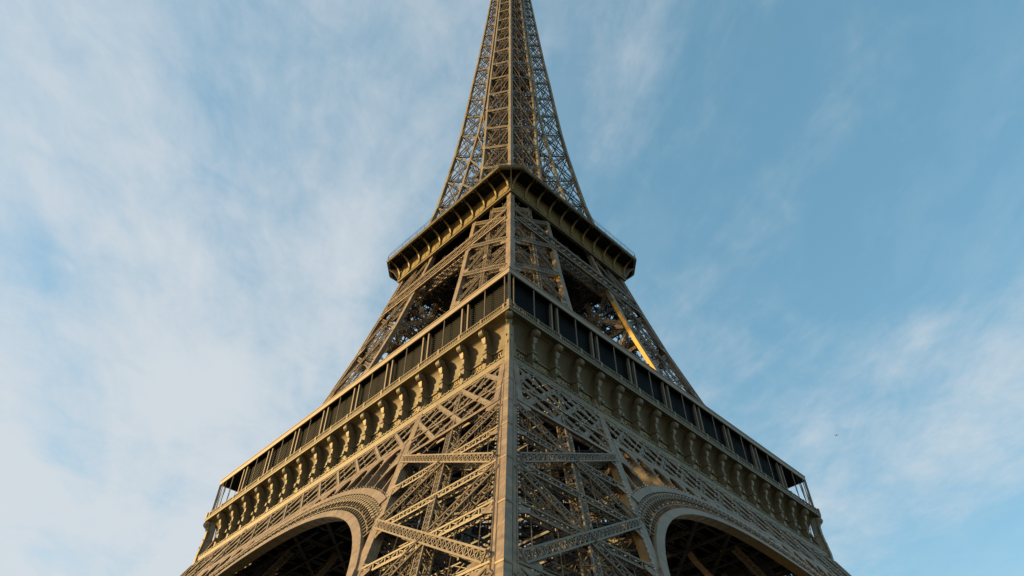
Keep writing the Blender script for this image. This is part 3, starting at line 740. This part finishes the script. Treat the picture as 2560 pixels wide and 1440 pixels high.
def belt():
    mb = MB(); z0, z1 = 101.45, 105.25; nx = (1, 0, 0)
    for z, h in ((z0, .34), (z1, .30), ((z0+z1)/2+1.2, .12), ((z0+z1)/2-.9, .12)):
        e_ = a(z)-1.0; mb.bar(FP(-e_, z, -.06), FP(e_, z, -.06), h, .34, nx)
        if h > .2: mb.bar(FP(-e_, z, 2.2), FP(e_, z, 2.2), h, .4, nx)
    o = mb.build('belt_girder', IRON2, tower)
    la = MB(); pt = 1.55; n_ = 12; H = z1-z0
    for k in range(-n_, n_+1):
        for sg in (-1, 1):
            s_ = k*pt; s2 = s_+sg*H*1.0
            if abs(s_) > a(z1)-1.1 or abs(s2) > a(z0)-1.0: continue
            la.bar(FP(s_, z1, -.02 if sg > 0 else .1), FP(s2, z0, -.02 if sg > 0 else .1), .30 if sg > 0 else .2, .08, nx)
            la.bar(FP(s_, z1, 2.2), FP(s2, z0, 2.2), .2, .08, nx)
        la.bar(FP(k*pt, z1, .25), FP(k*pt, z0, .25), .12, .12, nx) if abs(k*pt) < a(z1)-1.2 else None
        if abs(k*pt) < a(z0)-2.4:
            la.bar(FP(k*pt, z0, 0), FP(k*pt+pt, z0, 2.2), .12); la.bar(FP(k*pt, z0, 2.2), FP(k*pt+pt, z0, 0), .12)
    la.build('lattice', LACE, o); four(o, tower)
    fr = MB()
    for s_ in (-13, -7.3, -3.5, 0, 3.5, 7.3, 13):
        fr.boxlat((s_, -16, 108.5), (s_, 16, 108.5), None, (1, 0, 0), 4.4, .5, .26, .15, 2.2)
        fr.boxlat((-16, s_, 108.5), (16, s_, 108.5), None, (0, 1, 0), 4.4, .5, .26, .15, 2.2)
    for i in range(-6, 7):
        fr.bar((i*2.4, -16, 106.3), (i*2.4, 16, 106.3), .16); fr.bar((-16, i*2.4, 106.5), (16, i*2.4, 106.5), .16)
    for e_ in (-1, 1):                              # oblique plated webs below the deck
        fr.boxlat((-17, e_*6.9, 103.3), (17, e_*6.9, 103.3), None, (0, 1, 0), 3.6, .6, .3, .2, 1.8)
        fr.boxlat((e_*6.9, -17, 103.3), (e_*6.9, 17, 103.3), None, (1, 0, 0), 3.6, .6, .3, .2, 1.8)
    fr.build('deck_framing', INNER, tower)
belt()

# ------------------------------------------------------------------ second gallery
HR, CH = 20.8, 3.2
def octa(h, ch, z): return [(-h, -h+ch, z), (-h+ch, -h, z), (h-ch, -h, z), (h, -h+ch, z), (h, h-ch, z), (h-ch, h, z), (-h+ch, h, z), (-h, h-ch, z)]
def second():
    dk = MB(); dk.loft([octa(HR-.1, CH, 116.28), octa(HR-.1, CH, 116.5)]); 
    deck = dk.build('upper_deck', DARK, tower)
    rm = MB()
    for z0, z1, h in ((116.2, 116.34, HR-.02), (116.34, 116.62, HR+.02), (116.62, 116.74, HR+.10)):
        A_, B_ = octa(h, CH, z0), octa(h, CH, z1); A2, B2 = octa(h-.35, CH, z0), octa(h-.35, CH, z1)
        for i in range(8):
            j = (i+1) % 8; rm.hexa([A_[i], A_[j], A2[j], A2[i]], [B_[i], B_[j], B2[j], B2[i]])
    rm.build('rim', IRON, deck)
    # soffit ribs and purlins
    rb = MB()
    for f in range(4):
        Rm = Matrix.Rotation(f*math.pi/2, 3, 'Z')
        T = lambda x, y, z: Rm @ Vector((x, y, z))
        for i in range(-10, 11):
            rb.bar(T(-20.4, i*1.69, 116.24), T(-17.6, i*1.69, 116.24), .08, .06)
        for x in (19.6,): rb.bar(T(-x, -17.2, 116.2), T(-x, 17.2, 116.2), .08, .08)
    rb.build('soffit_ribs', INNER, deck)
    wl = MB()
    WB = 17.36
    pr = [(-WB, 112.75), (-WB, 115.2), (-17.55, 116.24), (-17.0, 116.24), (-17.0, 112.75)]
    wl.loft([[(x, x, z) for x, z in pr], [(x, -x, z) for x, z in pr]])
    for k in range(-5, 5):
        for o_ in (1.69,):
            s_ = k*3.38+o_+.0; wl.bar((-WB-.02, s_, 112.8), (-WB-.02, s_, 115.2), .06, .06, (1, 0, 0))
    wl.bar((-17.75, -17.6, 116.0), (-17.75, 17.6, 116.0), .10, .12, (1, 0, 0))
    wall = wl.build('soffit_wall', OLIVE, tower)
    bd = MB()
    for x1, z0, z1 in ((17.50, 112.25, 112.8), (17.60, 112.68, 112.8)):
        x0 = 16.9; bd.hexa([(-x1, -x1, z0), (-x0, -x0, z0), (-x0, x0, z0), (-x1, x1, z0)], [(-x1, -x1, z1), (-x0, -x0, z1), (-x0, x0, z1), (-x1, x1, z1)])
    for i in range(-20, 21): bd.box((-17.62, i*.84-.05, 112.74), (-17.5, i*.84+.05, 112.9))
    bd.build('base_band', IRON, wall)
    four(wall, tower)
    # curved brackets
    bk = MB(); pts = [(-17.62, 112.8), (-17.66, 113.8)]
    for i in range(1, 13):
        t = i/12*math.pi/2*.93; pts.append((-17.66-2.62*(1-math.cos(t)), 113.8+2.5*math.sin(t)))
    inn_ = [(-17.3, 112.8), (-17.3, 113.9)]
    for i in range(1, 13):
        t = i/12*math.pi/2*.93; inn_.append((-17.3-2.75*(1-math.cos(t)), 113.9+2.52*math.sin(t)))
    secs = [[(x, -.17, z), (x, .17, z), (xi, .17, zi), (xi, -.17, zi)] for (x, z), (xi, zi) in zip(pts, inn_)]
    bk.loft(secs)
    bk.box((-17.74, -.2, 112.78), (-17.4, .2, 113.0)); bk.box((-17.72, -.19, 113.75), (-17.4, .19, 113.87))
    for y in (-.32, .32): bk.box((-20.4, y-.09, 116.0), (-20.2, y+.09, 116.2))
    br = bk.build('curved_bracket', OLIVE, tower)
    for f in range(4):
        for k in range(11):
            if f == 0 and k == 5: continue
            lo = Matrix.Rotation(f*math.pi/2, 3, 'Z') @ Vector((0, -16.9+3.38*k, 0)); dup(br, tower, rz=f*math.pi/2, loc=lo)
    # corner web under the chamfer
    cw = MB()
    cw.prism([(-17.4, -17.4, 112.8), (-17.4, -17.4, 116.2), (-19.1, -19.1, 116.2), (-18.3, -18.3, 115.2), (-17.75, -17.75, 113.8)], (.16, -.16, 0))
    o = cw.build('corner_web', IRON, tower); four(o, tower)
    rl = MB(); oc = octa(HR-.05, CH, 0)
    def edge(i, z, u): j = (i+1) % 8; return Vector((oc[i][0]+(oc[j][0]-oc[i][0])*u, oc[i][1]+(oc[j][1]-oc[i][1])*u, z))
    for i in range(8):
        n_ = 14 if i % 2 else 3
        for k in range(n_+1): rl.cyl(edge(i, 116.6, k/n_), edge(i, 118.2, k/n_), .03, 5)
        for z in (117.2, 117.9, 118.2, 118.6): rl.bar(edge(i, z, 0), edge(i, z, 1), .035)
        for k in range(0, n_, 2):
            c0 = edge(i, 118.2, (k+.5)/n_)
            for j in range(6):
                t0, t1 = math.pi*j/6, math.pi*(j+1)/6; dv = (edge(i, 0, 1)-edge(i, 0, 0)).normalized()
                rl.bar(c0+dv*math.cos(t0)*.35+Vector((0, 0, .45*math.sin(t0))), c0+dv*math.cos(t1)*.35+Vector((0, 0, .45*math.sin(t1))), .035)
    rl.build('railing', INNER, deck)
second()

# ------------------------------------------------------------------ the tapering top
LV = [116.9, 127.1, 137.8, 148.0, 158.8, 168.8, 178.3, 187.6, 196.6, 205.1, 213.0, 220.8, 228.2, 235.4, 242.0, 248.4, 254.6, 260.6, 266.3, 271.8, 276.5]
def top():
    mb = MB(); w = .90
    def rf(kind, z0, z1, w):
        zs = [z0]+[z for z in KN+[183, 195, 210, 230, 255] if z0 < z < z1]+[z1]; secs = []
        for z in zs:
            A_ = a(z); C_ = c(z); wz = w*(1-.35*min(1, (z-116)/160))
            if kind == 'oo': x0, x1, y0, y1 = -A_, -A_+wz, -A_, -A_+wz
            if kind == 'oi': x0, x1, y0, y1 = -A_, -A_+wz*.7, -C_-wz*.8, -C_
            if kind == 'io': x0, x1, y0, y1 = -C_-wz*.8, -C_, -A_, -A_+wz*.7
            if kind == 'ii': x0, x1, y0, y1 = -C_-wz*.8, -C_, -C_-wz*.8, -C_
            secs.append([(x0, y0, z), (x1, y0, z), (x1, y1, z), (x0, y1, z)])
        mb.loft(secs)
    rf('oo', 116.6, 277, w); rf('oi', 116.6, 277, w); rf('io', 116.6, 277, w); rf('ii', 116.6, 180, w)
    br = MB(); hb = mb; bb = MB()
    for i in range(len(LV)-1):
        z0, z1 = LV[i], LV[i+1]; k_ = 1-.4*min(1, (z0-116)/160)
        for kind in ('xo', 'yo', 'xi', 'yi'):
            if kind in ('xi', 'yi') and z0 > 195: continue
            nd = ND[kind]; ww = .7*k_
            def q(t, z, d=.15): return PF(kind, t, z, ww, d)
            if kind in ('xo', 'yo') or z0 < 178:
                for (za, zb) in ((z0+.3, z1-.5), (z1-.5, z0+.3)):
                    bb.xlat(q(0, za, .10 if zb > za else .3), q(1, zb, .10 if zb > za else .3), (0, 0, 1), .52*k_, .11*k_+.015, .06, .8, nd)
                    br.bar(q(0, za, 1.0), q(1, zb, 1.0), .14, .10, nd)
                    if kind in ('xo', 'yo') and z1 < 176:      # members across the gap between the legs
                        C0, C1 = c(z0), c(z1)
                        for e0, ez0, e1, ez1 in ((-C0, z0, C1, z1), (C0, z0, -C1, z1)):
                            P_, Q_ = Vector((-a(ez0)+.1, e0, ez0)), Vector((-a(ez1)+.1, e1, ez1))
                            if kind == 'xo' and za < zb: bb.xlat(P_, Q_, (0, 0, 1), .5, .13, .07, .8, nd)
                br.bar(q(.5, z0, .9), q(.5, z1, .9), .10, .10, nd)
                br.bar(q(0, (z0+z1)/2, .9), q(1, (z0+z1)/2, .9), .10, .10, nd)
            # corner gussets under each ring beam
            if kind in ('xo', 'yo'):
                W_ = a(z1)-c(z1)-2*ww
                for t, sg in ((0, 1), (1, -1)):
                    hb.prism([q(t, z1-.2, -.02), q(t+sg*.9*k_/max(W_, 1), z1-.3, -.02), q(t, z1-1.5*k_, -.02)], Vector(nd)*.08)
        if z0 > 150:                               # infill of the inner cross walls
            C_ = a(z0)-.8; D_ = a(z1)-.8
            for ax in (0, 1):
                def t_(x, z, ax=ax): return Vector((x, -.4, z)) if ax == 0 else Vector((-.4, x, z))
                br.bar(t_(-C_, z0), t_(-.5, z1), .14); br.bar(t_(-D_, z1), t_(-.5, z0), .14)
    leg = mb.build('top_rafters', IRON, tower)
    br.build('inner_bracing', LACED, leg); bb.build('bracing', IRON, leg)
    four(leg, tower)
    for i, z in enumerate(LV):
        if i == 0: continue
        rg = MB(); k_ = 1-.4*min(1, (z-116)/160); A_ = a(z); h = .62*k_
        for f in range(4):
            Rm = Matrix.Rotation(f*math.pi/2, 3, 'Z'); T = lambda x, y, zz_: Rm @ Vector((x, y, zz_))
            for dz in (-h/2, h/2): rg.bar(T(-A_+.35, -A_+.3, z+dz), T(-A_+.35, A_-.3, z+dz), .10*k_+.02, .12, T(1, 0, 0))
            n_ = max(8, int(2*A_/.9))
            for j in range(n_):
                s0 = -A_+.4+(2*A_-.8)*j/n_; s1 = -A_+.4+(2*A_-.8)*(j+1)/n_
                rg.bar(T(-A_+.35, s0, z-h/2), T(-A_+.35, s1, z+h/2), .06, .05, T(1, 0, 0)); rg.bar(T(-A_+.35, s1, z-h/2), T(-A_+.35, s0, z+h/2), .06, .05, T(1, 0, 0))
            rg.bar(T(-A_+.9, -A_+.9, z), T(-A_+.9, A_-.9, z), .14, .2, T(1, 0, 0))
            # floor cross ties
            rg.bar(T(-A_+.3, -A_+.3, z), T(-.2, -.2, z), .22, .2); rg.bar(T(-A_+.3, 0, z), T(0, -A_+.3, z), .18, .18)
            C_ = c(z)
            rg.bar(T(-A_+.3, -C_-.4, z), T(A_-.3, -C_-.4, z), .24, .3)
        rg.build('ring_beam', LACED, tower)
    # lift shaft, stair core and guide rails
    sh = MB()
    for z in [117+2.6*i for i in range(61)]:
        B_ = min(2.6, a(z)*.42)
        for f in range(4):
            Rm = Matrix.Rotation(f*math.pi/2, 3, 'Z'); T = lambda x, y, zz_: Rm @ Vector((x, y, zz_))
            sh.bar(T(-B_, -B_, z), T(-B_, -B_, z+2.6), .24); sh.bar(T(-B_, 0, z), T(-B_, 0, z+2.6), .2)
            sh.bar(T(-B_, -B_, z), T(-B_, B_, z), .2); sh.bar(T(-B_, -B_, z), T(-B_, B_, z+2.6), .12); sh.bar(T(-B_, B_, z), T(-B_, -B_, z+2.6), .12)
            sh.bar(T(-B_*.5, -B_, z), T(-B_*.5, -B_, z+2.6), .1)
    for (x, y) in ((-3.9, -3.9), (3.9, -3.9), (-3.9, 3.9)):
        for z in [117+2.6*i for i in range(26)]:
            sh.box((x-1.0, y-1.0, z), (x+1.0, y-.85, z+.12)); sh.bar((x-1, y-1, z), (x+1, y-1, z+1.3), .25); sh.bar((x+1, y+1, z+1.3), (x-1, y+1, z+2.6), .25)
            sh.bar((x-1, y-1, z), (x-1, y-1, z+2.6), .12); sh.bar((x+1, y+1, z), (x+1, y+1, z+2.6), .12); sh.bar((x+1, y-1, z), (x+1, y-1, z+2.6), .12)
    sh.build('lift_shaft', INNER, tower)
    # intermediate lift platform and second deck pavilion
    pf = MB(); pf.box((-5.2, -5.2, 195.6), (5.2, 5.2, 195.9)); pf.box((-3.4, -3.4, 192.6), (3.4, 3.4, 195.6)); pf.build('lift_changing_platform', INNER, tower)
    cap = MB(); cap.loft([[(x*s_, y*s_, z) for x, y in ((-1, -1), (1, -1), (1, 1), (-1, 1))] for s_, z in ((4.4, 275.8), (8.6, 277.2), (8.6, 281), (5.0, 283), (4.2, 288), (1.6, 293), (.5, 300), (.2, 322))]); cap.build('summit_gallery', IRON, tower)
    pv = MB(); pv.loft([[(x*s_, y*s_, z) for x, y in ((-1, -1), (1, -1), (1, 1), (-1, 1))] for s_, z in ((13.5, 116.5), (13.5, 120.2), (14.2, 120.3), (14.2, 120.6))]); pv.build('deck_pavilion', INNER, tower)
top()

# ------------------------------------------------------------------ small round lamps on the ironwork of the two seen faces
def lamps():
    P = []
    for q in lampspots:
        if isinstance(q, tuple):                # girder and arch: both seen faces
            v = q[1]; P.append(v); P.append(Vector((v.y, v.x, v.z)))
        else: P.append(q)
    # rows down the inner edges of the big corner and rib plates
    for z in [18+i*.62 for i in range(34)]:
        for (s_) in (-a(z)+1.12, -c(z)-1.15):
            P.append(Vector((-a(z)-.06, s_, z))); P.append(Vector((s_, -a(z)-.06, z)))
    P = [p_ for p_ in P if p_.z > 16]
    P.sort(key=lambda p_: (p_-CAM).length)
    def shape(mb, p_, r=.08):
        n_ = 6; rr = [(0.02, -1), (.8, -.6), (1, 0), (.8, .6), (.02, 1)]
        mb.loft([[(p_[0]+r*q_*math.cos(2*math.pi*i/n_), p_[1]+r*q_*math.sin(2*math.pi*i/n_), p_[2]+r*h) for i in range(n_)] for q_, h in rr])
    mb = MB(); shape(mb, (0, 0, 0)); first = mb.build('bulb_lamp', GLASSY, tower); first.location = P[0]
    for p_ in P[1:100]: dup(first, tower, loc=p_)
    mb = MB()
    for p_ in P[100:]: shape(mb, p_)
    o = mb.build('bulb_lamp', GLASSY, tower); o['kind'] = 'stuff'
    print('lamps', len(P))
lamps()

# ------------------------------------------------------------------ far airliner
def airliner():
    px, py = 2091, 1088; dist = 6800
    d = (fw*1797.41+rt2*(px-1280)+up2*(720-py)).normalized()
    e = bpy.data.objects.new('airliner', None); scene.collection.objects.link(e); e.location = CAM+d*dist
    e['label'] = 'tiny distant airliner flying in the pale blue sky right of the tower'; e['category'] = 'airplane'
    hd = (rt2*1.0+Vector((0, 0, 0))); e.rotation_euler = (0, R(0), math.atan2(hd.y, hd.x))
    fu = MB(); n_ = 12
    fu.loft([[(x, r_*math.cos(2*math.pi*i/n_), r_*math.sin(2*math.pi*i/n_)+dz) for i in range(n_)] for x, r_, dz in ((-19, .3, 1.2), (-14, 1.3, .6), (-8, 2, 0), (12, 2, 0), (16, 1.6, -.2), (18.5, .5, -.5))])
    fu.build('fuselage', WHITE, e, smooth=True)
    for sg in (-1, 1):
        wg = MB(); wg.hexa([(5, sg*1.5, -1), (-2.5, sg*1.5, -1), (-6, sg*17, .4), (-4.2, sg*17, .4)][::sg], [(5, sg*1.5, -.4), (-2.5, sg*1.5, -.5), (-6, sg*17, .6), (-4.2, sg*17, .6)][::sg]); wg.build('wing', WHITE, e)
        en = MB(); en.cyl((-1, sg*6, -2), (3.4, sg*6, -2), 1.1, 10); en.build('engine', WHITE, e)
        tl = MB(); tl.hexa([(-14, sg*.8, 1), (-17.5, sg*.8, 1), (-19, sg*6.5, 1.4), (-17.4, sg*6.5, 1.4)][::sg], [(-14, sg*.8, 1.3), (-17.5, sg*.8, 1.3), (-19, sg*6.5, 1.6), (-17.4, sg*6.5, 1.6)][::sg]); tl.build('tailplane', WHITE, e)
    fn = MB(); fn.prism([(-12.5, -.2, 1.5), (-18.5, -.2, 1.5), (-20.2, -.2, 8), (-17.6, -.2, 8)], (0, .4, 0)); fn.build('tail_fin', WHITE, e)
airliner()

# ------------------------------------------------------------------ ground
g = MB(); S = 6000; n_ = 12
for i in range(n_):
    for j in range(n_):
        x0, y0 = -S+2*S*i/n_, -S+2*S*j/n_; x1, y1 = x0+2*S/n_, y0+2*S/n_
        g.add([(x0, y0, 0), (x1, y0, 0), (x1, y1, 0), (x0, y1, 0)], [(0, 1, 2, 3)])
go = g.build('ground', GROUND); go['kind'] = 'structure'
